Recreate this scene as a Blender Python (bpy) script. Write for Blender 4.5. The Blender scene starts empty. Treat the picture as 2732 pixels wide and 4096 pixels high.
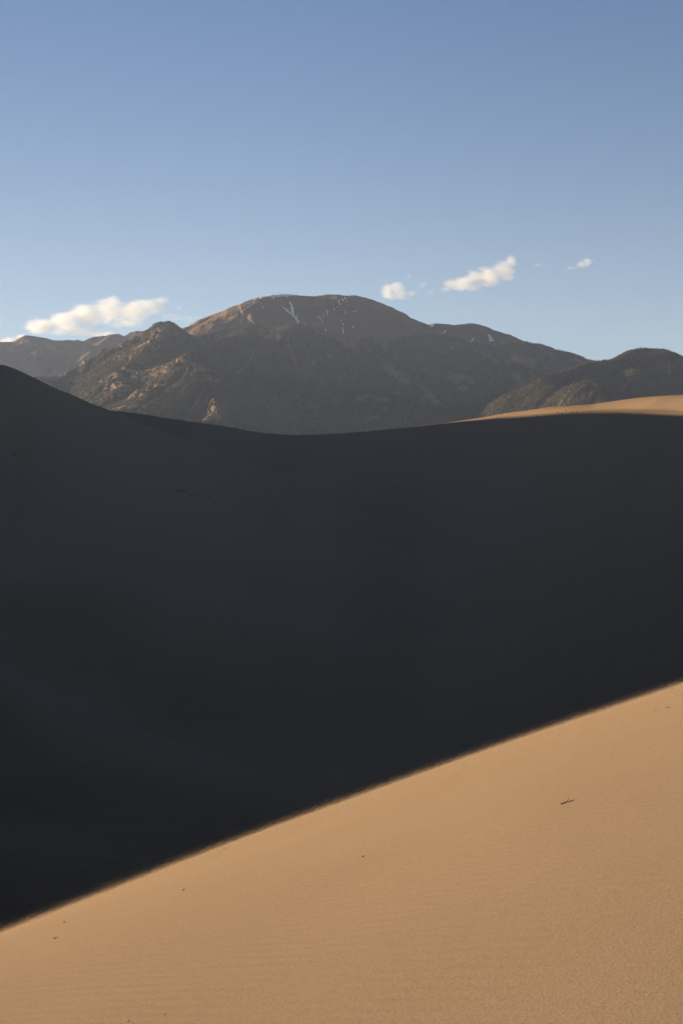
import bpy, math, random
import numpy as np
R = math.radians
S = bpy.context.scene
C = S.collection

# ------------------------------------------------------------------ camera, sky, sun, exposure
SUN_AZ, SUN_EL = 65.0, 9.6            # degrees left of the view axis, degrees up
FPX, CX, CY = 5750.0, 1366.0, 2048.0  # focal length and centre in photograph pixels
cam = bpy.data.objects.new('camera', bpy.data.cameras.new('camera'))
C.objects.link(cam); S.camera = cam
cam.location = (0, 0, 0); cam.rotation_euler = (math.pi/2, 0, 0)
cam.data.sensor_fit = 'VERTICAL'; cam.data.sensor_height = 36.0; cam.data.lens = 36.0*FPX/4096
cam.data.clip_start = 0.05; cam.data.clip_end = 120000

w = bpy.data.worlds.new('World'); S.world = w; w.use_nodes = True
nt = w.node_tree; bg = nt.nodes['Background']
sky = nt.nodes.new('ShaderNodeTexSky'); sky.sky_type = 'NISHITA'; sky.sun_disc = False
sky.sun_elevation = R(SUN_EL); sky.sun_rotation = R(-SUN_AZ); sky.altitude = 2500
sky.air_density = 1.0; sky.dust_density = 0.6; sky.ozone_density = 1.0
# hand-set tint over the sky: dimmest partway up, dimmed towards the sun
tcw = nt.nodes.new('ShaderNodeTexCoord'); sep = nt.nodes.new('ShaderNodeSeparateXYZ'); nt.links.new(tcw.outputs['Generated'], sep.inputs[0])
cr = nt.nodes.new('ShaderNodeValToRGB'); nt.links.new(sep.outputs[2], cr.inputs[0])
e = cr.color_ramp.elements
e[0].position = 0.0; e[0].color = (1.0, .90, .90, 1); e[1].position = 1.0; e[1].color = (.92, .80, .78, 1)
for p, c in ((.16, (.97, .88, .89, 1)), (.34, (.67, .74, .89, 1)), (.58, (.86, .79, .84, 1))):
    q = e.new(p); q.color = c
dt = nt.nodes.new('ShaderNodeVectorMath'); dt.operation = 'DOT_PRODUCT'; nt.links.new(tcw.outputs['Generated'], dt.inputs[0])
dt.inputs[1].default_value = (math.sin(R(SUN_AZ)), -math.cos(R(SUN_AZ)), 0)
zr = nt.nodes.new('ShaderNodeMapRange'); zr.interpolation_type = 'SMOOTHSTEP'; zr.inputs[1].default_value = -.80; zr.inputs[2].default_value = -.40; zr.inputs[3].default_value = .80; zr.inputs[4].default_value = 1.0
nt.links.new(dt.outputs['Value'], zr.inputs[0])
zm = nt.nodes.new('ShaderNodeVectorMath'); zm.operation = 'MULTIPLY'; nt.links.new(sky.outputs[0], zm.inputs[0]); nt.links.new(cr.outputs[0], zm.inputs[1])
z2 = nt.nodes.new('ShaderNodeVectorMath'); z2.operation = 'SCALE'; nt.links.new(zm.outputs[0], z2.inputs[0]); nt.links.new(zr.outputs[0], z2.inputs['Scale'])
nt.links.new(z2.outputs[0], bg.inputs[0]); bg.inputs[1].default_value = 0.05

ld = bpy.data.lights.new('sun', 'SUN'); ld.energy = 5.0; ld.angle = R(0.53); ld.color = (1.0, 0.67, 0.365)
sun = bpy.data.objects.new('sun', ld); C.objects.link(sun)
sun.rotation_euler = (R(90-SUN_EL), 0, R(SUN_AZ-180))   # lamp shines along its own -Z
S.view_settings.view_transform = 'Standard'; S.view_settings.look = 'None'
S.view_settings.exposure = 1.75; S.view_settings.gamma = 1.0
S.cycles.max_bounces = 6; S.cycles.diffuse_bounces = 3; S.cycles.volume_bounces = 5
S.cycles.transparent_max_bounces = 8
S.cycles.volume_max_steps = 512

# ------------------------------------------------------------------ helpers
def tag(o, label, cat, kind=None, group=None):
    o['label'] = label; o['category'] = cat
    if kind: o['kind'] = kind
    if group: o['group'] = group
    return o
def mesh_obj(name, V, F, m, parent=None, smooth=True, attrs=None):
    me = bpy.data.meshes.new(name)
    V = np.asarray(V, np.float32); F = np.asarray(F, np.int32)
    me.vertices.add(len(V)); me.vertices.foreach_set('co', V.ravel())
    k = F.shape[1]
    me.loops.add(F.size); me.loops.foreach_set('vertex_index', F.ravel())
    me.polygons.add(len(F)); me.polygons.foreach_set('loop_start', np.arange(len(F), dtype=np.int32)*k)
    if smooth: me.polygons.foreach_set('use_smooth', np.ones(len(F), bool))
    me.update(calc_edges=True); me.validate()
    if attrs:
        for n, a in attrs.items():
            at = me.attributes.new(n, 'FLOAT', 'POINT'); at.data.foreach_set('value', np.asarray(a, np.float32).ravel())
    me.materials.append(m)
    o = bpy.data.objects.new(name, me); C.objects.link(o)
    if parent: o.parent = parent
    return o
def grid_faces(n, m):                      # n rows, m columns
    i = np.arange(n*m).reshape(n, m)
    return np.stack([i[:-1, :-1], i[:-1, 1:], i[1:, 1:], i[1:, :-1]], -1).reshape(-1, 4)

_rs = np.random.RandomState(7)
_perm = np.concatenate([_rs.permutation(4096)]*2)
_ga = _rs.rand(4096)*2*np.pi; _gx, _gy = np.cos(_ga), np.sin(_ga)
def noise(x, y):
    xi = np.floor(x).astype(int); yi = np.floor(y).astype(int); fx = x-xi; fy = y-yi
    def g(a, b):
        h = _perm[(_perm[(xi+a) & 4095] + yi+b) & 4095]
        return _gx[h]*(fx-a) + _gy[h]*(fy-b)
    u = fx**3*(fx*(fx*6-15)+10); v = fy**3*(fy*(fy*6-15)+10)
    a = g(0, 0); b = g(1, 0); c = g(0, 1); d = g(1, 1)
    return 1.5*((a+(b-a)*u) + ((c+(d-c)*u)-(a+(b-a)*u))*v)
def fbm(x, y, oct=5, gain=.5):
    s = 0; a = 1; t = 0
    for k in range(oct):
        s = s + a*noise(x*2**k+17.3*k, y*2**k+9.1*k); t += a; a *= gain
    return s/t
def ridged(x, y, oct=5, gain=.5):
    s = 0; a = 1; t = 0
    for k in range(oct):
        s = s + a*(1-2*np.abs(noise(x*2**k+31.7*k, y*2**k+5.9*k))); t += a; a *= gain
    return s/t
def smooth(a, b, x):
    t = np.clip((x-a)/(b-a), 0, 1); return t*t*(3-2*t)

# photograph pixels read off enlarged crops -> full photograph pixels
def c1(x, y): return x/1.568, 1100+y/1.568
def c2(x, y): return 900+x/1.568, 1100+y/1.568
def c3(x, y): return 1732+x/1.568, 1100+y/1.568
def c4(x, y): return x/1.12, 1600+y/1.12
def c5(x, y): return 960+x/3.136, 1150+y/3.136
def ut(p): return (p[0]-CX)/FPX, (CY-p[1])/FPX
def P3(p, Y):
    u, t = ut(p); return (u*Y, Y, t*Y)

# ------------------------------------------------------------------ materials
def mat(name):
    m = bpy.data.materials.new(name); m.use_nodes = True
    n = m.node_tree; b = n.nodes['Principled BSDF']
    return m, n, b
def nd(n, t, **kw):
    x = n.nodes.new(t)
    for k, v in kw.items(): setattr(x, k, v)
    return x
SAND = (0.222, 0.180, 0.135)
def sand_material(name, ripples):
    m, n, b = mat(name); L = n.links.new
    tc = nd(n, 'ShaderNodeTexCoord')
    b.inputs['Roughness'].default_value = 1.0; b.inputs['Specular IOR Level'].default_value = 0.0
    b.inputs['Diffuse Roughness'].default_value = 0.0
    big = nd(n, 'ShaderNodeTexNoise'); big.inputs['Scale'].default_value = 0.35 if ripples else 0.02; big.inputs['Detail'].default_value = 4
    L(tc.outputs['Object'], big.inputs['Vector'])
    mx = nd(n, 'ShaderNodeMix', data_type='RGBA'); mx.inputs[6].default_value = (*[c*0.93 for c in SAND], 1); mx.inputs[7].default_value = (*[c*1.07 for c in SAND], 1)
    L(big.outputs['Fac'], mx.inputs[0])
    col = mx.outputs[2]
    if ripples:
        gr = nd(n, 'ShaderNodeTexNoise'); gr.inputs['Scale'].default_value = 120; gr.inputs['Detail'].default_value = 4; gr.inputs['Roughness'].default_value = .75
        L(tc.outputs['Object'], gr.inputs['Vector'])
        rp = nd(n, 'ShaderNodeMapRange'); rp.inputs[1].default_value = .3; rp.inputs[2].default_value = .7; rp.inputs[3].default_value = .79; rp.inputs[4].default_value = 1.21
        L(gr.outputs['Fac'], rp.inputs[0])
        mm = nd(n, 'ShaderNodeMix', data_type='RGBA', blend_type='MULTIPLY'); mm.inputs[0].default_value = 1
        L(col, mm.inputs[6]); L(rp.outputs[0], mm.inputs[7]); col = mm.outputs[2]
        mp = nd(n, 'ShaderNodeMapping'); mp.inputs['Scale'].default_value = (1.0, 1.0, 1.0); mp.inputs['Rotation'].default_value = (0, 0, R(34))
        L(tc.outputs['Object'], mp.inputs['Vector'])
        wv = nd(n, 'ShaderNodeTexWave', wave_type='BANDS', bands_direction='Y'); wv.inputs['Scale'].default_value = 5.0
        wv.inputs['Distortion'].default_value = 3.4; wv.inputs['Detail'].default_value = 3.0; wv.inputs['Detail Scale'].default_value = 0.5; wv.inputs['Detail Roughness'].default_value = .55
        L(mp.outputs[0], wv.inputs['Vector'])
        am = nd(n, 'ShaderNodeTexNoise'); am.inputs['Scale'].default_value = 0.8; am.inputs['Detail'].default_value = 3
        L(tc.outputs['Object'], am.inputs['Vector'])
        ar = nd(n, 'ShaderNodeMapRange'); ar.inputs[1].default_value = .35; ar.inputs[2].default_value = .65; ar.inputs[3].default_value = .05; ar.inputs[4].default_value = 1.0
        L(am.outputs['Fac'], ar.inputs[0])
        wm = nd(n, 'ShaderNodeMath', operation='MULTIPLY'); L(wv.outputs['Fac'], wm.inputs[0]); L(ar.outputs[0], wm.inputs[1])
        b1 = nd(n, 'ShaderNodeBump'); b1.inputs['Strength'].default_value = 1; b1.inputs['Distance'].default_value = 0.0016
        L(wm.outputs[0], b1.inputs['Height'])
        b2 = nd(n, 'ShaderNodeBump'); b2.inputs['Strength'].default_value = 1; b2.inputs['Distance'].default_value = 0.0015
        L(gr.outputs['Fac'], b2.inputs['Height']); L(b1.outputs[0], b2.inputs['Normal']); L(b2.outputs[0], b.inputs['Normal'])
    else:
        st = nd(n, 'ShaderNodeTexNoise'); st.inputs['Scale'].default_value = 1.0; st.inputs['Detail'].default_value = 5
        mp = nd(n, 'ShaderNodeMapping'); mp.inputs['Scale'].default_value = (.06, .5, .5)
        L(tc.outputs['Object'], mp.inputs['Vector']); L(mp.outputs[0], st.inputs['Vector'])
        b1 = nd(n, 'ShaderNodeBump'); b1.inputs['Strength'].default_value = 1; b1.inputs['Distance'].default_value = 0.25
        L(st.outputs['Fac'], b1.inputs['Height']); L(b1.outputs[0], b.inputs['Normal'])
    L(col, b.inputs['Base Color'])
    return m
M_fore = sand_material('rippled_sand', True)
M_sand = sand_material('dune_sand', False)

def mountain_material(name, tundra, rock, floor_):
    m, n, b = mat(name); L = n.links.new
    b.inputs['Roughness'].default_value = .95; b.inputs['Specular IOR Level'].default_value = .1
    tc = nd(n, 'ShaderNodeTexCoord')
    def at(nm):
        a = nd(n, 'ShaderNodeAttribute'); a.attribute_name = nm; return a.outputs['Fac']
    ns = nd(n, 'ShaderNodeTexNoise'); ns.inputs['Scale'].default_value = .006; ns.inputs['Detail'].default_value = 8; ns.inputs['Roughness'].default_value = .65
    L(tc.outputs['Object'], ns.inputs['Vector'])
    def two(c):
        x = nd(n, 'ShaderNodeMix', data_type='RGBA'); x.inputs[6].default_value = (*[v*.7 for v in c], 1); x.inputs[7].default_value = (*[v*1.3 for v in c], 1)
        L(ns.outputs['Fac'], x.inputs[0]); return x.outputs[2]
    def mix(a, bb, f):
        x = nd(n, 'ShaderNodeMix', data_type='RGBA'); L(f, x.inputs[0]); L(a, x.inputs[6]); L(bb, x.inputs[7]); return x.outputs[2]
    col = mix(two(tundra), two(floor_), at('forest'))
    col = mix(col, two(rock), at('rock'))
    L(col, b.inputs['Base Color'])
    bp = nd(n, 'ShaderNodeBump'); bp.inputs['Strength'].default_value = 1; bp.inputs['Distance'].default_value = 8
    n2 = nd(n, 'ShaderNodeTexNoise'); n2.inputs['Scale'].default_value = .03; n2.inputs['Detail'].default_value = 6
    L(tc.outputs['Object'], n2.inputs['Vector']); L(n2.outputs['Fac'], bp.inputs['Height']); L(bp.outputs[0], b.inputs['Normal'])
    return m
M_mount = mountain_material('alpine_slope', (.105, .076, .05), (.15, .118, .088), (.026, .028, .020))
def flat(name, c, rough=.9):
    m, n, b = mat(name); L = n.links.new
    b.inputs['Roughness'].default_value = rough; b.inputs['Specular IOR Level'].default_value = .15
    tc = nd(n, 'ShaderNodeTexCoord'); ns = nd(n, 'ShaderNodeTexNoise'); ns.inputs['Scale'].default_value = 40 if max(c) < .5 else .02; ns.inputs['Detail'].default_value = 4
    L(tc.outputs['Object'], ns.inputs['Vector'])
    x = nd(n, 'ShaderNodeMix', data_type='RGBA'); x.inputs[6].default_value = (*[v*.85 for v in c], 1); x.inputs[7].default_value = (*[min(v*1.1, .9) for v in c], 1)
    L(ns.outputs['Fac'], x.inputs[0]); L(x.outputs[2], b.inputs['Base Color'])
    return m
M_snow = flat('old_snow', (.62, .62, .62))
M_straw = flat('straw', (.42, .30, .13)); M_twig = flat('dark_twig', (.07, .048, .032)); M_brown = flat('dark_brown', (.09, .065, .035))
def forest_material():
    m, n, b = mat('conifer_foliage'); L = n.links.new
    b.inputs['Roughness'].default_value = .9; b.inputs['Specular IOR Level'].default_value = .1
    a = nd(n, 'ShaderNodeAttribute'); a.attribute_name = 'tint'
    x = nd(n, 'ShaderNodeMix', data_type='RGBA'); x.inputs[6].default_value = (.022, .027, .021, 1); x.inputs[7].default_value = (.080, .072, .038, 1)
    L(a.outputs['Fac'], x.inputs[0]); L(x.outputs[2], b.inputs['Base Color']); return m
M_forest = forest_material()

# ------------------------------------------------------------------ the plain under everything
a = np.linspace(0, 2*np.pi, 97)[:-1]; rr = np.array([0., 600, 1500, 4000, 9000, 17000])
V = [(r*np.cos(t), r*np.sin(t), -62.0) for r in rr[1:] for t in a]; V.append((0, 0, -62.0))
F = []
for k in range(len(rr)-2):
    for j in range(96): F.append((k*96+j, (k+1)*96+j, (k+1)*96+(j+1) % 96, k*96+(j+1) % 96))
F += [(len(V)-1, j, (j+1) % 96, (j+1) % 96) for j in range(0)]
o = mesh_obj('ground', V, F, M_sand, smooth=False)
tag(o, 'flat sandy plain under the dunes and mountains', 'ground', 'structure')

# ------------------------------------------------------------------ near dune: we stand on its sunlit flank
EDGE = [(-400, 3885), (0, 3727), (300, 3613), (640, 3475), (956, 3348), (1332, 3211), (1700, 3078), (2000, 2980), (2350, 2860), (2732, 2732), (3100, 2620)]
eu = np.array([ut(p)[0] for p in EDGE]); et = np.array([ut(p)[1] for p in EDGE]) - 10/FPX
H0, K0 = 1.62, 0.019
cs = np.polyfit(eu, et + 2*math.sqrt(H0*K0), 2)     # crest line: z/y peaks at sqrt(H0/K0)
def z_near(x, y):
    yy = np.maximum(y, 3.0)
    uu = x/yy; uu = uu/(1+(uu/.9)**4)**.25
    lin = cs[2]*y + cs[1]*x + .10*(np.minimum(y, 14)/math.sqrt(H0/K0)-1)*np.clip(x, -14, 14)
    quad = cs[0]*uu*np.clip(x, -9, 9)
    z = -H0 + lin + quad - K0*y*np.abs(y)*np.where(y > 0, 1, -.25)
    z = z + 0.020*fbm(x*.35, y*.35, 3)*smooth(40, 10, y)
    z = z + .035*np.minimum(np.clip(x-.6, -2.5, 0), 0)**2*smooth(8.5, 4.0, y)*smooth(-2, 2, y)
    # flank eases off far to the right, the lee side drops at the angle of repose
    z = np.where(x > 9, z - .02*(x-9)**2*0.5, z)
    return np.maximum(z, -64 + 6*np.exp(-np.abs(z)/60))
xs = np.concatenate([np.linspace(-120, -12, 40)[:-1], np.linspace(-12, 12, 420), np.linspace(12, 60, 30)[1:]])
ys = np.concatenate([np.linspace(-60, 1.5, 40)[:-1], np.linspace(1.5, 26, 520), np.linspace(28, 95, 60)[1:]])
X, Y = np.meshgrid(xs, ys)
o = mesh_obj('sand_dune', np.stack([X, Y, z_near(X, Y)], -1).reshape(-1, 3), grid_faces(len(ys), len(xs)), M_fore)
tag(o, 'sunlit rippled sand slope filling the bottom of the view', 'dune', 'structure')

# ------------------------------------------------------------------ polyline ridges -> height field
def spine_field(X, Y, pts, sa, sb, wd=30., curve=0.):
    """height below a ridge line; sa slope on its left-hand side, sb on its right-hand side (walking along it)"""
    best = np.full(X.shape, -1e9); bd = np.zeros(X.shape); bs = np.zeros(X.shape); acc = 0.
    for (x0, y0, z0), (x1, y1, z1) in zip(pts[:-1], pts[1:]):
        dx, dy = x1-x0, y1-y0; L2 = dx*dx+dy*dy+1e-9; L = math.sqrt(L2)
        t = np.clip(((X-x0)*dx+(Y-y0)*dy)/L2, 0, 1)
        ex = X-(x0+t*dx); ey = Y-(y0+t*dy); d = np.sqrt(ex*ex+ey*ey)
        side = (dx*ey-dy*ex)/(L*np.maximum(d, 1e-3))          # +1 left, -1 right
        sl = sb + (sa-sb)*(.5+.5*side)
        z = z0+t*(z1-z0) - sl*(np.sqrt(d*d+wd*wd)-wd)*(1-curve*np.clip(d/3000, 0, 1))
        k = z > best
        best = np.where(k, z, best); bd = np.where(k, d, bd); bs = np.where(k, acc+t*L, bs); acc += L
    return best, bd, bs
# ------------------------------------------------------------------ far dune: brink, shaded slip face, sunlit back slope
SKY_D = [(-1800, 1230), (-900, 1240), (-300, 1370), (-150, 1425), (0, 1482), (200, 1576), (319, 1613)] + [c1(*p) for p in [(640,842),(750,855),(850,868),(950,882),(1050,898),(1150,912),(1250,925),(1350,940),(1450,955),(1530,970)]] + \
  [c2(*p) for p in [(60,960),(130,975),(200,985),(300,995),(400,1002),(500,1003),(600,1000),(700,995),(800,988),(900,980),(1000,972),(1100,962),(1200,950),(1300,938),(1400,925),(1500,910)]] + \
  [c3(*p) for p in [(0,940),(100,922),(200,910),(300,895),(400,877),(500,860),(600,847),(700,834),(800,826),(900,820),(1000,812),(1050,803),(1150,788),(1300,768),(1400,760),(1500,755),(1568,753)]] + [(2900, 1574), (3300, 1566), (4200, 1600)]
BRK_D = [(-1800, 1270), (-900, 1280), (-300, 1410), (-150, 1465), (0, 1530), (200, 1608), (408, 1655), (800, 1702), (1100, 1745), (1400, 1734), (1650, 1716), (1795, 1692), c3(200, 917), c3(300,910), c3(440,905), c3(560,898), c3(700,887), c3(800,878), c3(900,868), c3(1000,862), c3(1200,857), c3(1400,858), c3(1568,866), (2900, 1656), (3300, 1656), (4200, 1690)]
def interp_ut(pts, u):
    uu = np.array([ut(p)[0] for p in pts]); tt = np.array([ut(p)[1] for p in pts])
    return np.interp(u, uu, tt)
def soften(a, k):
    for _ in range(k): a[1:-1] = .25*a[:-2] + .5*a[1:-1] + .25*a[2:]
    return a
ug = np.concatenate([np.linspace(-.55, -.26, 60)[:-1], np.linspace(-.26, .27, 520), np.linspace(.27, .5, 40)[1:]])
tC = soften(interp_ut(SKY_D, ug), 6); tB = np.minimum(soften(interp_ut(BRK_D, ug), 6), tC-.0004)
yB = 432 + 40*np.maximum(0, -.1-ug)/.14 - 1400*np.clip(ug-.06, 0, .245)
yB = soften(yB, 500)
# unseen high shoulder added at the left, shaped so its shadow ends along the brink
sd = (-math.sin(R(SUN_AZ))*math.cos(R(SUN_EL)), math.cos(R(SUN_AZ))*math.cos(R(SUN_EL)), math.sin(R(SUN_EL)))
wu, wy, wt = [], [], []
for f in np.linspace(0, 1, 24):
    ub = .065+.26*f; uw = -.268-.115*f
    b_y = float(np.interp(ub, ug, yB)); b_t = float(np.interp(ub, ug, tB)) + .0016 - .0022*min(1, f/.22)
    tau = (ub-uw)*b_y/(-sd[0]+uw*sd[1]); y = b_y+tau*sd[1]; z = b_t*b_y+tau*sd[2]
    wu.append(uw); wy.append(y); wt.append(z/y)
wu = np.array([-.56, -.47] + wu[::-1] + [-.250, -.238]); wy = np.array([wy[-1]-30, wy[-1]-10] + wy[::-1] + [490, 478]); wt = np.array([wt[-1]-.01, wt[-1]] + wt[::-1] + [.1085, .1005])
k = ug < -.238
yB = np.where(k, np.interp(ug, wu, wy), yB); yB = soften(yB, 3)
tC = np.where(k, np.interp(ug, wu, wt), tC); tB = np.where(k, tC-.0015, tB)
mF = .15 + .16*smooth(-.04, .22, ug) + .30*smooth(-.26, -.19, ug)*smooth(.0, -.09, ug)
yC = yB + 22 + 38*smooth(.03, .2, ug)
zB = tB*yB
nb, nk = 70, 40
rows = []; W = []
yf = [np.linspace(45, 280, 90)[:-1], np.linspace(280, 345, 110)[:-1], np.linspace(345, 1, 90)]   # the last stretch ends at the brink
nf = 0
for part, seq in enumerate(yf):                       # slip face, bottom to brink
    for q in range(len(seq)):
        g_ = (seq[q] if part < 2 else 345 + (440-345)*q/(len(seq)-1)); y = 45 + (yB-45)*(g_-45)/395.
        d = yB-y
        rows.append((y, zB - (mF*d + np.maximum(.46-mF, 0)*.5*((d-120) + np.sqrt((d-120)**2+80.**2) - (math.sqrt(120**2+80.**2)-120))))); W.append(smooth(2, 90, d)); nf += 1
for i in range(1, nb+1):                              # windward back slope, brink to crest
    s = i/nb; y = yB + (yC-yB)*s; t = tB + (tC-tB)*(1-(1-s)**1.7)
    rows.append((y, t*y)); W.append(np.full_like(ug, .10*4*s*(1-s)))
for i in range(1, nk+1):
    s = i/nk; y = yC + 900*s; t = tC - .10*s**1.4
    rows.append((y, np.where(ug < -.238, np.maximum(tC*yC-.38*(y-yC), -70), t*y))); W.append(np.zeros_like(ug))
Yg = np.array([r[0] for r in rows]); Zg = np.array([r[1] for r in rows]); Wg = np.array(W)
for _ in range(24):                                   # the brink is a crease in the middle, rounded to the right
    sm = Zg.copy(); sm[1:-1] = .25*Zg[:-2]+.5*Zg[1:-1]+.25*Zg[2:]
    wgt = (.06 + .94*smooth(.12, .24, ug))[None, :]*np.exp(-((np.arange(len(Zg))-nf)/14.)**2)[:, None]
    Zg = Zg + (sm-Zg)*wgt
Xg = ug[None, :]*Yg
Zg = Zg + Wg*(10.0*fbm(Xg/95, Yg/50, 3) + 2.0*fbm(Xg/30+3, Yg/18, 3))
# the left dune, its near face running out into the valley
LP = [((-2200, 1720), 330), ((-1500, 1560), 322), ((-700, 1370), 310), ((-200, 1400), 300), ((0, 1459), 300)] + [(c1(*p), 300) for p in [(60,595),(120,630),(200,668),(260,695),(320,712),(350,722),(400,745),(450,768),(500,790),(560,810),(600,825),(640,840),(700,868),(780,900),(860,930),(940,958),(1020,985),(1100,1015),(1200,1048),(1340,1085)]] + [((960, 1850), 304), ((1080, 1960), 306), ((1250, 2150), 306)]
Zl, D, SS = spine_field(Xg, Yg, [P3(p, d) for p, d in LP], .62, .40, 2.0)
D = np.full(Xg.shape, 1e9)
_q = [P3(p, d) for p, d in LP]
for (x0, y0, _), (x1, y1, _) in zip(_q[:-1], _q[1:]):
    tt = np.clip(((Xg-x0)*(x1-x0)+(Yg-y0)*(y1-y0))/((x1-x0)**2+(y1-y0)**2), 0, 1)
    D = np.minimum(D, np.hypot(Xg-x0-tt*(x1-x0), Yg-y0-tt*(y1-y0)))
Zl = Zl + smooth(2, 130, D)*(11.0*fbm(Xg/90+7, Yg/38, 3) + 2.2*fbm(Xg/30, Yg/16+3, 3))
kk = (5 + 37*smooth(-.13, -.02, ug))[None, :]; hh = np.clip(.5+.5*(Zl-Zg)/kk, 0, 1)
Zt = np.maximum(Zg*(1-hh)+Zl*hh + kk*hh*(1-hh), -75)
ug_far, Yg_far = ug, Yg
G = grid_faces(*Xg.shape); isl = (hh > .5).ravel()[G].sum(1) >= 2
VV = np.stack([Xg, Yg, Zt], -1).reshape(-1, 3)
for sel, lab in ((~isl, 'shaded dune beyond the valley with a sunlit crest to the right'), (isl, 'tall dark dune sloping down from the left edge of the view')):
    us, inv = np.unique(G[sel], return_inverse=True)
    tag(mesh_obj('sand_dune', VV[us], inv.reshape(-1, 4), M_sand), lab, 'dune', 'structure')

def terrain(u0, u1, nu, y0, y1, ny, spines, seed, amp_g, amp_n):
    ug = np.linspace(u0, u1, nu); yg = np.linspace(y0, y1, ny)
    U, Y = np.meshgrid(ug, yg); X = U*Y
    wx = X + 70*fbm(X/420+seed, Y/420, 3); wy = Y + 70*fbm(X/420-seed, Y/420+50, 3)
    Z = np.full(X.shape, -1e9); D = np.zeros(X.shape); SS = np.zeros(X.shape)
    for k, (pts, sa, sb, *o) in enumerate(spines):
        za, d0, _ = spine_field(X, Y, pts, sa, sb, *(o or (30.,)))
        z, d, s = spine_field(wx, wy, pts, sa, sb, *(o or (30.,)))
        f = smooth(0, 160, d0); z = za + (z-za)*f             # the crest itself stays where it was read
        b = z > Z
        Z = np.where(b, z, Z); D = np.where(b, d0, D); SS = np.where(b, s+seed*777+k*3000, SS)
    fade = smooth(0, 260, D); far = smooth(0, 60, D)
    g = ridged(SS/210., D/900.+seed, 3) - .35
    Z = Z + amp_g*fade*g + amp_n*fade*(ridged(X/330+seed, Y/330, 5)-.3) + 5*far*fbm(X/45, Y/45+seed, 3)
    return U, X, Y, Z, D
def normals(X, Y, Z):
    dXu, dXv = np.gradient(X, axis=1), np.gradient(X, axis=0)
    dYu, dYv = np.gradient(Y, axis=1), np.gradient(Y, axis=0)
    dZu, dZv = np.gradient(Z, axis=1), np.gradient(Z, axis=0)
    nx = dYu*dZv-dZu*dYv; ny = dZu*dXv-dXu*dZv; nz = dXu*dYv-dYu*dXv
    l = np.sqrt(nx*nx+ny*ny+nz*nz); return nx/l, ny/l, nz/l

def conifers(name, X, Y, Z, mask, n, hmin, hmax, seed, label):
    """one far-off wood: many small ragged cones standing on the slope, kept to what the wood covers"""
    rs = np.random.RandomState(seed)
    ny, nx = X.shape
    area = np.abs(np.gradient(X, axis=1)*np.gradient(Y, axis=0))
    wgt = (mask*area).ravel(); cdf = np.cumsum(wgt); cdf /= cdf[-1]
    idx = np.searchsorted(cdf, rs.rand(n)); i, j = np.divmod(idx, nx)
    i = np.clip(i + rs.rand(n) - .5, 0, ny-1.001); j = np.clip(j + rs.rand(n) - .5, 0, nx-1.001)
    i0 = i.astype(int); j0 = j.astype(int); fi = i-i0; fj = j-j0
    def bl(A): return (A[i0, j0]*(1-fj)+A[i0, j0+1]*fj)*(1-fi) + (A[i0+1, j0]*(1-fj)+A[i0+1, j0+1]*fj)*fi
    px, py, pz = bl(X), bl(Y), bl(Z)
    h = hmin + (hmax-hmin)*rs.rand(n)**1.5; r = h*(.17+.12*rs.rand(n)); a0 = rs.rand(n)*6.28
    vs = []; K = 5
    for k in range(K):
        rk = r*(.75+.5*rs.rand(n)); an = a0+k*2*np.pi/K
        vs.append(np.stack([px+rk*np.cos(an), py+rk*np.sin(an), pz+h*(.02+.10*rs.rand(n))-2.0], -1))
    for k in range(K):                                   # a waist of branch tips half way up
        rk = r*(.38+.35*rs.rand(n)); an = a0+(k+.5)*2*np.pi/K
        vs.append(np.stack([px+rk*np.cos(an), py+rk*np.sin(an), pz+h*(.42+.12*rs.rand(n))], -1))
    vs.append(np.stack([px, py, pz+h], -1))
    V = np.stack(vs, 1).reshape(-1, 3); b = np.arange(n)[:, None]*(2*K+1)
    F = []
    for k in range(K):
        k2 = (k+1) % K
        F += [b+np.array([[k, k2, K+k]]), b+np.array([[k2, K+k2, K+k]]), b+np.array([[K+k, K+k2, 2*K]])]
    tint = np.repeat(np.clip(rs.rand(n)**1.6, 0, 1), 2*K+1)
    o = mesh_obj(name, V, np.concatenate(F), M_forest, smooth=False, attrs={'tint': tint})
    return tag(o, label, 'forest', 'stuff')

# ------------------------------------------------------------------ mountains
def mk(seq, f): return [P3(f(*p[:2]), p[2]) for p in seq]
base_u = .36
# far-left range
F1 = [P3((-500, 1330), 13200), P3((-150, 1375), 13400)] + mk([(0,420,13500),(70,420,13500),(100,412,13520),(140,390,13540),(165,378,13550),(200,382,13560),(240,388,13570),(290,396,13580),(330,410,13600),(380,410,13620),(440,407,13640),(455,411,13640),(470,409,13650),(478,414,13650),(485,406,13660),(495,409,13660),(506,417,13670),(514,413,13670),(522,421,13680),(530,412,13690),(560,400,13700),(590,388,13720),(620,385,13740),(640,381,13750),(660,383,13760),(690,373,13780),(740,369,13800),(765,382,13820),(780,388,13830),(800,375,13840),(830,357,13850),(860,350,13860),(890,354,13870),(910,348,13880),(940,340,13900),(975,350,13920),(1100,420,14000)], c1)
spF = [(F1, 1., .62, 25.), (mk([(240,388,13570),(232,430,13450),(262,470,13200),(330,620,12500)], c1), .6, .6, 25.), (mk([(700,372,13780),(620,440,13300),(480,560,12600)], c1), .6, .55, 25.)]
U, X, Y, Z, D = terrain(-.34, -.05, 420, 11500, 14600, 260, spF, 3, 60, 70)
nx_, ny_, nz_ = normals(X, Y, Z)
rock = np.clip(smooth(.86, .72, nz_)*.8 + .3*smooth(0, .4, fbm(X/200, Y/200, 4)), 0, 1)
forest = smooth(.1, .35, fbm(X/260+4, Y/260, 4) + .5 - Z/2600)*.7
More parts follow.
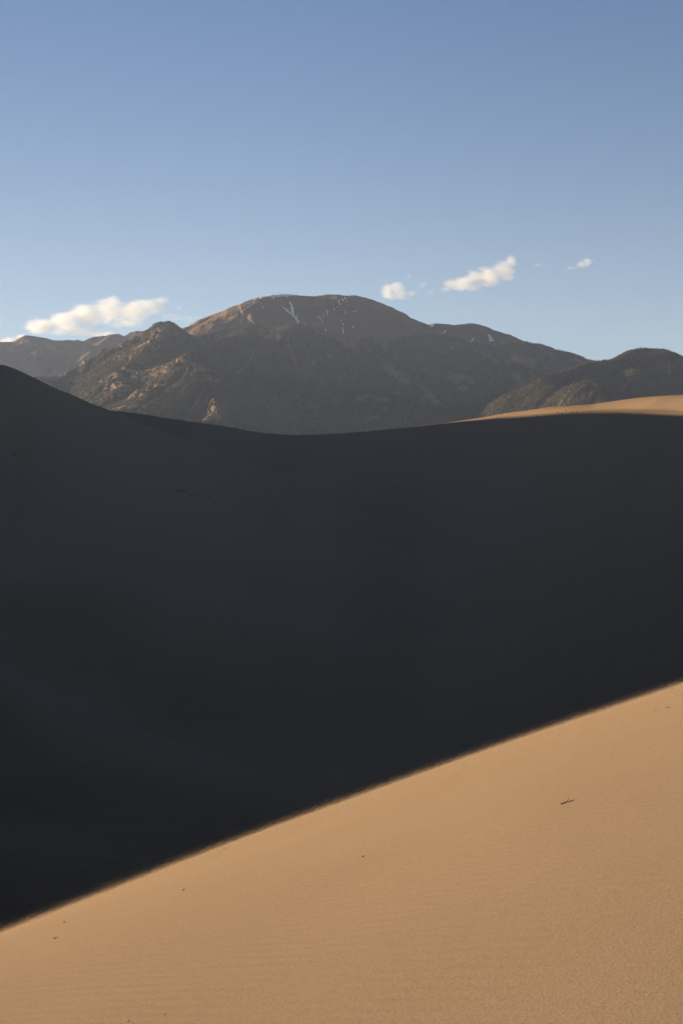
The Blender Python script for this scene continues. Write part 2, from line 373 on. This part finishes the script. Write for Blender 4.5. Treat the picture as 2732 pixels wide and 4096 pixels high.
o = mesh_obj('mountain_range', np.stack([X, Y, Z], -1).reshape(-1, 3), grid_faces(*X.shape), M_mount, attrs={'forest': forest, 'rock': rock})
tag(o, 'distant hazy grey mountain range behind the rocky ridge', 'mountain', 'structure')

# main mountain
TOP = mk([(1120,375,10900),(1165,362,10800),(1230,325,10650),(1300,280,10500),(1380,250,10350),(1440,222,10250),(1500,195,10150),(1540,182,10080)], c1) + \
      mk([(135,182,10050),(160,168,10060),(200,148,10120),(240,137,10180),(300,128,10250),(360,123,10320),(410,126,10370),(460,130,10410),(500,132,10440),(560,134,10460),(600,130,10470),(650,123,10470),(700,124,10450),(740,129,10430),(770,133,10420),(790,130,10410),(810,128,10400),(830,136,10410),(870,150,10440),(920,170,10470),(980,195,10510),(1050,222,10560),(1120,260,10620),(1160,285,10660),(1200,312,10690),(1240,317,10720),(1280,317,10750),(1320,304,10780),(1370,308,10820),(1430,315,10860),(1480,310,10900),(1530,304,10940)], c2) + \
      mk([(250,305,11000),(300,318,11030),(340,340,11060),(370,350,11080),(400,370,11100),(440,390,11130),(480,400,11160),(520,405,11190),(560,415,11220),(600,427,11250),(640,430,11280),(680,450,11310),(730,468,11340),(780,475,11380),(840,482,11420),(880,497,11450),(920,522,11480),(960,535,11510),(1000,542,11540),(1100,570,11600),(1300,640,11700)], c3)
spM = [(TOP, .8, .60, 70.),
       (mk([(130,184,10050),(105,205,9980),(60,240,9900),(0,300,9780)], c2)+mk([(1390,325,9700),(1320,352,9600),(1255,378,9500),(1200,420,9350),(1150,500,9000)], c1), .62, .55, 15.),
       (mk([(105,215,9960),(130,260,9800),(150,305,9650),(200,420,9300)], c2), .6, .6, 15.),
       (mk([(810,128,10390),(840,175,10240),(885,238,10010)], c2), .9, .8, 12.),
       (mk([(870,150,10430),(905,235,10090)], c2), .9, .8, 12.),
       (mk([(650,123,10470),(690,160,10330),(705,195,10180)], c2), .8, .75, 12.),
       (mk([(560,134,10260),(560,190,10100),(520,300,9700)], c2), .6, .55, 25.),
       (mk([(160,318,9000),(200,312,9010),(260,345,9060),(340,430,9150)], c2), .8, .50, 30.),
       (mk([(350,325,8900),(420,308,8920),(470,318,8960),(560,350,9000),(700,420,9100),(850,490,9200),(1000,560,9300)], c2), .8, .50, 30.),
       (mk([(840,405,9700),(900,385,9720),(960,430,9760),(1000,490,9800)], c2), .7, .5, 30.),
       (mk([(1030,440,9400),(1080,400,9420),(1200,390,9500),(1400,382,9640),(1500,405,9700),(1568,430,9750)], c2)+mk([(260,450,9900),(400,470,10000)], c3), .7, .52, 30.),
       (mk([(180,600,8000),(240,630,8050),(420,720,8200)], c3), .7, .55, 30.),
       (mk([(520,510,8900),(600,560,9000),(700,660,9100)], c3), .7, .6, 30.),
       (mk([(640,900,7300),(800,960,7400)], c2), .7, .5, 30.),
       (mk([(100,760,7500),(400,830,7600),(800,880,7700),(1200,860,7800)], c2), .6, .4, 60.)]
U, X, Y, Z, D = terrain(-.16, .25, 620, 6600, 12000, 520, spM, 11, 38, 26)
T = Z/Y; nx_, ny_, nz_ = normals(X, Y, Z)
px = CX+FPX*U; py = CY-FPX*T
TREE = [c1(*p) for p in [(1000,500),(1180,380),(1262,388),(1400,345),(1500,318)]] + [c2(*p) for p in [(20,330),(90,325),(140,305),(220,310),(280,370),(335,420),(345,350),(400,308),(450,310),(560,350),(700,420),(845,492),(840,405),(920,380),(960,430),(1010,490),(1040,430),(1080,402),(1130,385),(1220,380),(1310,376),(1420,385),(1568,430)]] + [c3(*p) for p in [(330,440),(450,440),(520,425),(600,428),(700,455),(1300,600)]]
tx = np.array([p[0] for p in TREE]); ty = np.array([p[1] for p in TREE])
jag = 14*fbm(X/90, Y/90, 4)
below = smooth(-6, 6, py + jag - np.interp(px, tx, ty))
n1 = fbm(X/150+9, Y/150, 4)
rock = np.clip(smooth(.76, .62, nz_)*.7 + smooth(.38, .5, n1)*.5*below + .5*smooth(.2, .5, fbm(X/90, Y/90+7, 3))*(1-below), 0, 1)
# pale talus chute and cliffs low on the right
for (ax, ay), (bx, by), rad in [(c2(1010,570), c2(1140,670), 26), (c3(150,640), c3(230,660), 22), (c3(520,520), c3(620,560), 25), (c3(520,640), c3(600,730), 25), (c2(850,770), c2(1020,780), 16), (c2(870,900), c2(960,900), 14), (c2(1420,640), c2(1500,700), 24), (c2(1250,720), c2(1330,800), 24)]:
    dx, dy = bx-ax, by-ay; t = np.clip(((px-ax)*dx+(py-ay)*dy)/(dx*dx+dy*dy), 0, 1)
    d = np.hypot(px-ax-t*dx, py-ay-t*dy)
    rock = np.maximum(rock, .8*smooth(rad, rad*.3, d + 18*fbm(X/70, Y/70, 3)))
main = mesh_obj('mountain', np.stack([X, Y, Z], -1).reshape(-1, 3), grid_faces(*X.shape), M_mount, attrs={'forest': below, 'rock': rock})
tag(main, 'broad bare summit with snow streaks above dark forest', 'mountain', 'structure')
mM = (X, Y, Z)
conifers('conifer_forest', X, Y, Z, below*(1-.92*rock)*smooth(.03, .05, T)*smooth(-.3, .0, fbm(X/120, Y/120+5, 4)+.4), 90000, 9, 17, 1, 'dark conifer forest covering the lower slopes of the broad snowy mountain')

# surface lookup for what lies on the mountain: first hit along a photograph ray
def on_surface(mesh3, us, ts):
    X, Y, Z = mesh3; ugr = X[0]/Y[0]; yg = Y[:, 0]; out = []
    for u, t in zip(us, ts):
        j = np.clip((u-ugr[0])/(ugr[1]-ugr[0]), 0, len(ugr)-1.001); j0 = int(j); f = j-j0
        z = Z[:, j0]*(1-f)+Z[:, j0+1]*f
        tt = z/yg; k = np.argmax(tt >= t) if (tt >= t).any() else np.argmax(tt)
        out.append((u*yg[k], yg[k], z[k], f))
    return out
def snow(poly, conv, rough=2.0):
    """a drift of old snow draped on the slope: the outline is filled with a fine sheet a little above the ground"""
    P = np.array([conv(*p) for p in poly]); x0, y0 = P.min(0)-2; x1, y1 = P.max(0)+2
    step = 1.3; gx = np.arange(x0, x1+step, step); gy = np.arange(y0, y1+step, step)
    A, B = np.meshgrid(gx, gy)
    wob = rough*fbm(A/9, B/9, 3); wob2 = rough*fbm(A/9+40, B/9, 3)
    qx, qy = A+wob*1.5, B+wob2*1.5
    ins = np.zeros(A.shape, bool); q = np.roll(P, -1, 0)
    for (ax, ay), (bx, by) in zip(P, q):
        c = ((ay > qy) != (by > qy)) & (qx < (bx-ax)*(qy-ay)/(by-ay+1e-12)+ax); ins ^= c
    us = (A.ravel()-CX)/FPX; ts = (CY-B.ravel())/FPX
    pts = np.array(on_surface(mM, us, ts))
    # true height of the slope at the spot, lifted by a metre and a half of snow
    V = pts[:, :3].copy(); V[:, 2] += 2.5; V[:, 1] -= 4.0
    F = grid_faces(*A.shape); keep = ins.ravel()[F].sum(1) >= 2; F = F[keep]
    if not len(F): return
    yv = V[:, 1][F]; F = F[(yv.max(1)-yv.min(1)) < 260]
    if not len(F): return
    us_, inv = np.unique(F, return_inverse=True)
    o = mesh_obj('snow_patch', V[us_], inv.reshape(F.shape), M_snow, parent=main)
    return o
SNOW5 = [[(235,150),(250,125),(330,112),(400,98),(500,90),(600,92),(740,102),(690,108),(610,112),(600,130),(560,118),(500,118),(440,125),(432,152),(405,135),(380,120),(330,128),(290,132),(255,148)],
 [(0,322),(60,272),(110,238),(190,182),(180,205),(125,245),(60,285),(15,330)],
 [(85,212),(130,190),(180,155),(215,140),(200,160),(150,190),(110,212)],
 [(515,235),(560,262),(610,300),(640,345),(645,325),(640,270),(622,205),(622,175),(640,200),(668,260),(675,300),(680,345),(700,370),(722,360),(715,385),(720,415),(752,418),(740,465),(715,440),(690,400),(640,350),(590,310),(540,265)],
 [(1232,160),(1245,165),(1250,200),(1268,228),(1250,225),(1236,195)],
 [(1285,155),(1300,160),(1298,185),(1288,178)], [(1303,125),(1318,132),(1328,150),(1312,142)], [(1333,165),(1345,172),(1344,195),(1336,185)],
 [(1087,295),(1098,300),(1103,330),(1096,360),(1090,340)], [(1150,268),(1165,280),(1177,305),(1162,295)], [(1178,258),(1190,275),(1195,305),(1184,292)],
 [(975,365),(1000,395),(1040,435),(1058,478),(1045,455),(1005,412),(980,385)], [(1308,300),(1318,302),(1316,335),(1306,342)],
 [(1278,525),(1300,518),(1298,545),(1308,590),(1297,595),(1290,560)], [(1235,388),(1262,418),(1280,438),(1262,428)], [(1070,525),(1082,530),(1080,558),(1072,550)],
 [(808,462),(816,465),(814,500),(808,495)], [(1398,318),(1430,308),(1475,300),(1440,312),(1402,324)], [(283,238),(292,245),(293,268),(284,264)], [(1218,245),(1236,255),(1232,264),(1220,256)], [(1045,366),(1060,368),(1055,380),(1046,378)],
 [(1440,478),(1428,500),(1410,518),(1405,514),(1425,492)], [(1282,462),(1302,466),(1304,482),(1288,474)]]
for p in SNOW5: snow(p, c5, 1.2)
SNOW2 = [[(1318,348),(1332,358),(1350,374),(1336,370)], [(1358,374),(1375,358),(1392,348),(1380,364),(1364,377)], [(1285,318),(1305,318),(1308,326),(1292,330)]]
for p in SNOW2: snow(p, c2, 1.0)
SNOW3 = [[(342,376),(360,382),(372,400),(388,430),(370,418),(354,424),(350,400)], [(234,420),(244,408),(258,398),(252,412),(240,424)]]
for p in SNOW3: snow(p, c3, 1.2)

# rocky ridge on the left
K1 = [P3((60, 1530), 8150)] + mk([(207,660,8300),(220,636,8310),(240,634,8320),(300,640,8360),(360,635,8400),(390,620,8420),(420,605,8440),(460,590,8470),(500,575,8500),(540,548,8530),(560,530,8545),(572,516,8550),(585,520,8560),(600,508,8570),(640,490,8600),(655,470,8610),(670,458,8620),(685,464,8630),(700,455,8640),(715,452,8650),(730,458,8660),(760,443,8680),(785,432,8700),(800,424,8710),(815,402,8720),(832,398,8730),(850,384,8750),(880,378,8770),(900,368,8785),(925,361,8800),(950,362,8820),(975,334,8835),(986,312,8850),(996,297,8856),(1004,290,8862),(1014,291,8868),(1024,305,8876),(1034,304,8882),(1046,288,8888),(1054,285,8894),(1064,288,8900),(1074,302,8910),(1088,317,8920),(1106,327,8935),(1130,340,8960),(1160,362,8990),(1180,379,9010),(1240,402,9070),(1320,440,9150),(1450,520,9300)], c1)
spK = [(K1, .85, .64, 4.),
       (mk([(1056,300,8890),(1010,352,8600),(980,420,8350)], c1), .7, .6, 20.),
       (mk([(960,395,8300),(880,440,8350),(810,485,8380),(770,500,8390),(720,550,8400),(640,605,8330),(560,650,8300),(480,700,8250),(410,745,8200)], c1), .8, .62, 15.),
       (mk([(740,600,7900),(745,640,7800),(770,690,7600)], c1), .7, .7, 15.),
       (mk([(1190,480,7700),(1120,525,7740),(1000,575,7800),(900,602,7850),(820,650,7880),(740,710,7900),(650,775,7900),(560,800,7900)], c1), .8, .5, 30.),
       (mk([(1160,575,7300),(1220,555,7310),(1275,570,7250),(1300,640,7100),(1350,720,6950),(1420,830,6700)], c1), .55, .62, 25.),
       (mk([(1000,690,7100),(900,720,7150),(800,790,7200),(720,830,7200)], c1), .8, .5, 30.),
       (mk([(860,820,6700),(800,815,6720),(740,830,6750),(640,880,6800)], c1), .8, .5, 30.)]
U, X, Y, Z, D = terrain(-.26, -.03, 560, 6200, 9800, 420, spK, 23, 20, 8)
T = Z/Y
crag = smooth(220, 20, D)*smooth(.085, .10, T)
cm = 24*(ridged(X/60, Y/60+3, 4)-.2)*smooth(170, 40, D)*smooth(6, 40, D)*smooth(-.1, .2, fbm(X/200, Y/200+8, 3)+.1)
Z = Z + cm
nx_, ny_, nz_ = normals(X, Y, Z)
rock = np.clip(smooth(.74, .58, nz_) + .6*smooth(.32, .48, fbm(X/90+2, Y/90, 4))*smooth(150, 30, D), 0, 1)
px = CX+FPX*U; rock = np.maximum(rock, smooth(75, 25, D)*smooth(700, 660, px)*smooth(-.25, .1, fbm(X/70, Y/70+4, 3)))
rock = np.maximum(rock, smooth(45, 12, D)*smooth(610, 630, px)*smooth(705, 690, px)); rock = np.maximum(rock, smooth(215, 190, px)*smooth(120, 135, px)*.9)
o = mesh_obj('rocky_ridge', np.stack([X, Y, Z], -1).reshape(-1, 3), grid_faces(*X.shape), M_mount, attrs={'forest': np.clip(.9-.0*X, 0, 1), 'rock': rock})
tag(o, 'nearer wooded ridge with rocky crags catching the low sun', 'mountain', 'structure')
conifers('conifer_forest', X, Y, Z, (1-.95*rock)*smooth(.035, .05, Z/Y)*smooth(-.35, .0, fbm(X/100, Y/100+5, 4)+.3), 64000, 6, 11, 2, 'olive conifer forest on the spurs of the rocky ridge')

# wooded hill on the right
RT = mk([(700,640,6600),(860,590,6750),(960,555,6900),(1000,546,6950),(1050,541,7000),(1130,531,7100),(1170,511,7150),(1210,487,7200),(1260,468,7260),(1295,462,7300),(1312,459,7320),(1330,464,7340),(1360,466,7370),(1400,467,7410),(1440,469,7450),(1480,491,7490),(1520,521,7530),(1568,544,7580)], c3) + [P3((2900, 1540), 7750), P3((3300, 1650), 8000)]
spR = [(RT, .7, .56, 25.),
       (mk([(1300,525,7110),(1370,490,7150),(1420,476,7170),(1450,476,7150)], c3), .85, .8, 20.),
       (mk([(1120,690,6760),(1160,665,6750),(1190,625,6740),(1240,588,6720),(1275,592,6680),(1300,640,6600)], c3), .8, .75, 20.),
       (mk([(420,930,6560),(590,845,6500),(700,790,6460),(800,740,6420),(850,705,6400),(920,672,6370),(990,658,6330),(1030,700,6230),(1075,790,6050),(1090,860,5950)], c3), .62, .62, 20.)]
U, X, Y, Z, D = terrain(.06, .36, 520, 5200, 8300, 380, spR, 37, 20, 18)
nx_, ny_, nz_ = normals(X, Y, Z)
rock = np.clip(.5*smooth(.74, .58, nz_) + .4*smooth(.34, .46, fbm(X/110+2, Y/110, 4)), 0, 1)
o = mesh_obj('wooded_hill', np.stack([X, Y, Z], -1).reshape(-1, 3), grid_faces(*X.shape), M_mount, attrs={'forest': np.full(X.shape, .95), 'rock': rock})
tag(o, 'rounded wooded hill rising behind the sunlit dune crest', 'hill', 'structure')
conifers('conifer_forest', X, Y, Z, (1-.9*rock)*smooth(.045, .06, Z/Y)*smooth(-.35, .0, fbm(X/100, Y/100+5, 4)+.35), 56000, 5, 10, 3, 'conifer forest on the rounded hill behind the sunlit dune')

# ------------------------------------------------------------------ small things on the sand
def near_hit(p):
    u, t = ut(p); y = np.linspace(2.5, 26, 4000); z = z_near(u*y, y); k = np.argmax(z/y >= t)
    return np.array((u*y[k], y[k], z[k]))
def far_hit(p):
    u, t = ut(p); j = int(np.argmin(np.abs(ug_far-u))); tt = Zt[:, j]/Yg_far[:, j]; k = int(np.argmax(tt >= t))
    return np.array((u*Yg_far[k, j], Yg_far[k, j], Zt[k, j]))
def tube(V, F, pts, r0, r1, K=5, root=None):
    b = len(V)
    if root is not None: F += [(root+k, root+(k+1) % K, b+(k+1) % K, b+k) for k in range(K)]
    for i, p in enumerate(pts):
        r = r0+(r1-r0)*i/(len(pts)-1)
        d = np.array(pts[min(i+1, len(pts)-1)])-np.array(pts[max(i-1, 0)]); d = d/(np.linalg.norm(d)+1e-9)
        a = np.cross(d, (0.13, .2, 1)); a /= np.linalg.norm(a); c = np.cross(d, a)
        for k in range(K): V.append(np.array(p)+r*(math.cos(6.2832*k/K)*a+math.sin(6.2832*k/K)*c))
    for i in range(len(pts)-1):
        for k in range(K): F.append((b+i*K+k, b+i*K+(k+1) % K, b+(i+1)*K+(k+1) % K, b+(i+1)*K+k))
    F.append((b, b+1, b+2, b+3)); e = b+(len(pts)-1)*K; F.append((e+3, e+2, e+1, e)); F.append((b, b+3, b+4, b)) if 0 else None
def stem(name, p, q, r, m, label, cat, lift=.5, seed=0, fork=False):
    r *= .33; lift *= .6
    """a bent dry stem lying on the near sand from pixel p to pixel q"""
    rs = random.Random(seed); a, b = near_hit(p), near_hit(q); V, F = [], []; pts = []
    for i in range(7):
        s = i/6; c = a+(b-a)*s; c[0] += rs.uniform(-1, 1)*r*1.5; c[1] += rs.uniform(-1, 1)*r*2
        c[2] = float(z_near(c[0], c[1])) + r*(.6+lift*4*s*(1-s)*rs.uniform(.6, 1.4)); pts.append(c)
    tube(V, F, pts, r, r*.45)
    if fork:
        c = np.array(pts[3]); d = (b-a)*.35; tube(V, F, [c, c+d*.5+np.array((0, .01, .002)), c+d+np.array((0, .03, .004))], r*.6, r*.3)
    org = np.array(pts[3]); o = mesh_obj(name, np.array(V)-org, F, m); o.location = org
    return tag(o, label, cat, None, 'dry plant bits lying on the near sand')
stem('dry_stem', (2247,3218), (2292,3204), .007, M_twig, 'longest dark stem on the near sand, right of the middle of the sunlit slope', 'twig', 2.0, 1, True)
stem('straw', (2240,3221), (2254,3216), .004, M_straw, 'pale straw at the left tip of the longest dark stem', 'straw', .5, 2)
stem('straw', (1495,3190), (1512,3186), .006, M_straw, 'pale straw lying just below the sand edge at mid slope', 'straw', .5, 3)
stem('straw', (1972,3016), (1986,3013), .006, M_straw, 'pale straw below the sand edge, right of the middle', 'straw', .5, 4)
stem('dry_stem', (2664,2834), (2684,2829), .006, M_twig, 'dark stem near the right border, a little below the sand edge', 'twig', 1.5, 5)
stem('dry_stem', (2684,2758), (2696,2755), .006, M_twig, 'dark stem closest to the sand edge at the right border', 'twig', 1.5, 6)
stem('straw', (2612,2848), (2632,2842), .004, M_straw, 'thin pale straw left of the dark stem at the right border', 'straw', .5, 7)
stem('dry_stem', (215,3756), (228,3751), .006, M_twig, 'dark stem near the left border below the sand edge', 'twig', 1.5, 8)
stem('dry_stem', (730,3562), (738,3559), .006, M_twig, 'short dark stem right of the left border, high on the slope', 'twig', 2.0, 9)
stem('dry_stem', (569,3512), (575,3509), .006, M_twig, 'tiny dark stem just under the sand edge at the left', 'twig', 2.0, 10)
stem('dry_stem', (255,3692), (259,3688), .005, M_twig, 'tiny upright dark stem near the left border', 'twig', 3.0, 11)
stem('dry_stem', (1450,3430), (1455,3426), .005, M_twig, 'short dark stem in the middle of the sunlit slope', 'twig', 2.0, 12)
stem('dry_stem', (896,3397), (900,3394), .006, M_twig, 'tiny dark stem just under the sand edge left of the middle', 'twig', 2.0, 15)
stem('straw', (507,4090), (512,4082), .0035, M_straw, 'golden straw at the bottom border, left of the middle', 'straw', 3.0, 13)
stem('straw', (654,4060), (658,4056), .003, M_straw, 'short golden straw just above the bottom border', 'straw', 3.0, 14)

def tuft(p, wpx, hpx, n, label, group, seed, name='dark_clump', m=None):
    rs = random.Random(seed); o0 = far_hit(p); k = o0[1]/FPX; V, F = [], []
    def ground(x, y):
        u = (o0[0]+x)/(o0[1]+y); c = int(np.argmin(np.abs(ug_far-u))); return float(np.interp(o0[1]+y, Yg_far[:, c], Zt[:, c]))-o0[2]
    M = 9; spine = [((q/(M-1)-.5)*wpx*k*.9, rs.uniform(-.1, .1)*wpx*k, 0) for q in range(M)]
    spine = [(x, y, ground(x, y)+.2*k) for x, y, _ in spine]; tube(V, F, spine, .5*k, .3*k)
    for i in range(n):                                   # every sprig grows out of the stem lying on the sand
        q = rs.randrange(M); x, y, z = spine[q]; h = hpx*k*rs.uniform(.45, 1)*(1-.8*abs(x)/(wpx*k)); lx = rs.uniform(-1, 1)*h*1.6; ly = rs.uniform(-.6, .6)*h
        tube(V, F, [(x+lx*.08, y+ly*.08, z+h*.1), (x+lx*.5, y+ly*.5, z+h*.6), (x+lx, y+ly, z+h)], .40*k*rs.uniform(.7, 1.3), .12*k, root=q*5)
    o = mesh_obj(name, V, F, m or M_brown); o.location = o0
    return tag(o, label, 'grass' if name == 'dark_clump' else 'brush', None, group)
for i, p in enumerate([(2229,1651),(2234,1654),(2245,1654),(2249,1657),(2263,1643),(2287,1650),(2296,1650),(2307,1648)]):  # small dark marks on the crest, built as low sprigs
    tuft(p, 5, 3, 16, 'tiny dark clump in the row on the sunlit dune crest', 'tiny dark clumps on the sunlit dune crest', 20+i)
tuft((735,1974), 95, 9, 70, 'low brown dead brush lying across the shaded left dune', 'dead brush in the shaded valley', 40, 'dead_brush')
tuft((834,2015), 9, 9, 12, 'single small brown sprig below the wide dead brush', 'dead brush in the shaded valley', 41, 'dead_brush')
tuft((53,1831), 14, 6, 14, 'dark brown clump on the shaded dune near the left border', 'dead brush in the shaded valley', 42, 'dead_brush')

# sand blown over the edge of the near dune: loose grains in the lowest hand's breadth of air
rs = np.random.RandomState(5); NG = 260000
yy = 7.2 + 6.5*rs.rand(NG)**.8; uu = -.34+.70*rs.rand(NG); xx = uu*yy
hh_ = rs.exponential(.011, NG) + .001; gz = z_near(xx, yy) + hh_
sz = .0005 + .0005*rs.rand(NG)
tet = np.array([(1, 1, 1), (1, -1, -1), (-1, 1, -1), (-1, -1, 1)], float)
q = rs.randn(NG, 3, 3); q, _ = np.linalg.qr(q)
V = np.stack([xx, yy, gz], -1)[:, None, :] + np.einsum('nij,kj->nki', q, tet)*sz[:, None, None]
F = np.arange(NG)[:, None, None]*4 + np.array([(0, 1, 2), (0, 3, 1), (0, 2, 3), (1, 3, 2)])[None]
o = mesh_obj('blowing_sand', V.reshape(-1, 3), F.reshape(-1, 3), flat('airborne_grains', (.50, .42, .30)), smooth=False)
tag(o, 'sand grains drifting low over the edge of the sunlit near dune', 'sand', 'stuff')

# ------------------------------------------------------------------ clouds
def cloud(puffs, Y, dens, label, depth=.8, seed=0, group='small sunlit clouds drifting over the mountains'):
    """puffs: (px, py, half width, half height, weight) in photograph pixels; each becomes an ellipsoid of vapour at distance Y"""
    k = Y/FPX; cx = sum(p[0] for p in puffs)/len(puffs); cy = sum(p[1] for p in puffs)/len(puffs)
    org = np.array(P3((cx, cy), Y)); rs = random.Random(seed); el = []
    for (a, b, rx, ry, wt) in puffs:
        el.append((((a-cx)*k, rs.uniform(-.3, .3)*rx*k, -(b-cy)*k), (rx*k, .5*(rx+ry)*k*depth, ry*k), wt))
    # hull: union of slightly larger ellipsoids
    import bmesh
    bm = bmesh.new()
    from mathutils import Matrix
    for c, r, wt in el:
        bmesh.ops.create_icosphere(bm, subdivisions=3, radius=1, matrix=Matrix.Translation(c) @ Matrix.Diagonal((r[0]*1.1, r[1]*1.1, r[2]*1.15, 1)))
    me = bpy.data.meshes.new('cloud'); bm.to_mesh(me); bm.free()
    tmp = bpy.data.objects.new('cloud', me); C.objects.link(tmp)
    md = tmp.modifiers.new('r', 'REMESH'); md.mode = 'VOXEL'; md.voxel_size = max(min(r) for _, r, _ in el)/5
    dg = bpy.context.evaluated_depsgraph_get(); me2 = bpy.data.meshes.new_from_object(tmp.evaluated_get(dg))
    bpy.data.objects.remove(tmp); bpy.data.meshes.remove(me)
    me2.name = 'cloud'; o = bpy.data.objects.new('cloud', me2); C.objects.link(o); o.location = org
    m = bpy.data.materials.new('cloud_vapour'); m.use_nodes = True; n = m.node_tree; n.nodes.clear(); L = n.links.new
    out = nd(n, 'ShaderNodeOutputMaterial'); pv = nd(n, 'ShaderNodeVolumePrincipled')
    pv.inputs['Color'].default_value = (.81, .89, .97, 1); pv.inputs['Anisotropy'].default_value = .35
    tc = nd(n, 'ShaderNodeTexCoord'); acc = None
    for c, r, wt in el:
        s = nd(n, 'ShaderNodeVectorMath', operation='SUBTRACT'); L(tc.outputs['Object'], s.inputs[0]); s.inputs[1].default_value = c
        d = nd(n, 'ShaderNodeVectorMath', operation='DIVIDE'); L(s.outputs[0], d.inputs[0]); d.inputs[1].default_value = r
        l = nd(n, 'ShaderNodeVectorMath', operation='LENGTH'); L(d.outputs[0], l.inputs[0])
        q = nd(n, 'ShaderNodeMath', operation='MULTIPLY_ADD'); L(l.outputs['Value'], q.inputs[0]); q.inputs[1].default_value = -wt*1.35; q.inputs[2].default_value = wt*1.35
        if acc is None: acc = q.outputs[0]
        else:
            x = nd(n, 'ShaderNodeMath', operation='SMOOTH_MAX'); L(acc, x.inputs[0]); L(q.outputs[0], x.inputs[1]); x.inputs[2].default_value = .5; acc = x.outputs[0]
    h = max(min(r) for _, r, _ in el)
    mp = nd(n, 'ShaderNodeMapping'); mp.inputs['Scale'].default_value = (.75/h, 1.0/h, 1.5/h); mp.inputs['Rotation'].default_value = (0, R(22), 0); mp.inputs['Location'].default_value = (seed*3.7, seed, 0)
    L(tc.outputs['Object'], mp.inputs['Vector'])
    ns = nd(n, 'ShaderNodeTexNoise'); ns.inputs['Scale'].default_value = 1.0; ns.inputs['Detail'].default_value = 8; ns.inputs['Roughness'].default_value = .68
    L(mp.outputs[0], ns.inputs['Vector'])
    e = nd(n, 'ShaderNodeMath', operation='MULTIPLY_ADD'); L(ns.outputs['Fac'], e.inputs[0]); e.inputs[1].default_value = 2.3; e.inputs[2].default_value = -1.32
    a = nd(n, 'ShaderNodeMath', operation='ADD'); L(acc, a.inputs[0]); L(e.outputs[0], a.inputs[1])
    mr = nd(n, 'ShaderNodeMapRange', interpolation_type='SMOOTHSTEP'); mr.inputs[1].default_value = .0; mr.inputs[2].default_value = 1.0; mr.inputs[3].default_value = 0; mr.inputs[4].default_value = dens*.40/(h)
    L(a.outputs[0], mr.inputs[0]); L(mr.outputs[0], pv.inputs['Density']); L(pv.outputs[0], out.inputs['Volume'])
    m.cycles.volume_step_rate = .35
    me2.materials.clear(); me2.materials.append(m)
    return tag(o, label, 'cloud', None, group)
CY_ = 24000
cloud([(180,1303,95,46,1.05),(150,1315,60,32,1),(255,1282,100,52,1.05),(345,1265,105,58,1.05),(440,1246,105,60,1.05),(452,1212,40,40,.95),(530,1240,105,52,1),(600,1225,90,44,.95),(655,1205,55,24,.8),(330,1330,110,24,.8),(420,1338,80,18,.8),(500,1292,120,32,.75),(230,1325,90,24,.8)], CY_, 3.0, 'largest cloud, a long white bank over the left mountain range', seed=1)
cloud([(40,1362,50,22,.9),(85,1348,40,18,.9),(0,1372,40,15,.8)], CY_+600, 2.0, 'low white cloud bank peeping over the ridge at the left edge', seed=2)
cloud([(745,1275,70,22,.55),(700,1270,60,22,.55),(785,1272,40,12,.5),(660,1262,60,24,.5)], CY_, .5, 'thin grey wisp trailing off the long cloud above the rocky peak', seed=3)
cloud([(717,1232,14,14,.7)], CY_, .7, 'tiny pale puff just right of the long cloud', seed=4)
cloud([(1550,1165,44,40,1.1),(1585,1155,44,36,1.1),(1600,1175,46,28,1),(1645,1172,46,20,.7),(1560,1188,40,18,.8)], CY_, 2.2, 'round white cloud just right of the broad summit', seed=5)
cloud([(1690,1140,32,20,.6),(1725,1168,34,18,.5)], CY_, .7, 'faint wisp between the two white clouds right of the summit', seed=6)
cloud([(1634,1108,16,16,.6)], CY_, .6, 'tiny wisp above the round white cloud', seed=7)
cloud([(1810,1138,48,34,1),(1850,1128,60,38,1.1),(1905,1118,66,42,1.1),(1960,1100,66,46,1.1),(2010,1080,56,46,1.1),(2045,1045,34,30,1),(2030,1090,46,38,1),(1790,1158,42,16,.8),(1870,1145,80,24,1),(1950,1130,80,26,1)], CY_, 2.6, 'bright white slanting cloud, the biggest right of the summit', seed=8)
cloud([(2152,1060,24,11,.7)], CY_, .6, 'tiny pale smudge of cloud between the slanting cloud and the last one', seed=9)
cloud([(2350,1048,30,22,1),(2325,1058,34,20,.8),(2290,1072,38,14,.5)], CY_, 1.6, 'small white cloud farthest to the right', seed=10)

# ------------------------------------------------------------------ haze
bx = [(-18000, -9000, -64), (18000, -9000, -64), (18000, 17500, -64), (-18000, 17500, -64)]
V = bx + [(x, y, 2050) for x, y, _ in bx]
hz = bpy.data.materials.new('haze_air'); hz.use_nodes = True; n = hz.node_tree; n.nodes.clear()
pv = nd(n, 'ShaderNodeVolumePrincipled'); out = nd(n, 'ShaderNodeOutputMaterial'); n.links.new(pv.outputs[0], out.inputs['Volume'])
pv.inputs['Color'].default_value = (.44, .62, 1.0, 1); pv.inputs['Density'].default_value = 1.65e-5; pv.inputs['Anisotropy'].default_value = .2
o = mesh_obj('haze', V, [(0,3,2,1),(4,5,6,7),(0,1,5,4),(1,2,6,5),(2,3,7,6),(3,0,4,7)], hz, smooth=False)
tag(o, 'thin evening haze filling the air between camera and mountains', 'haze', 'stuff')
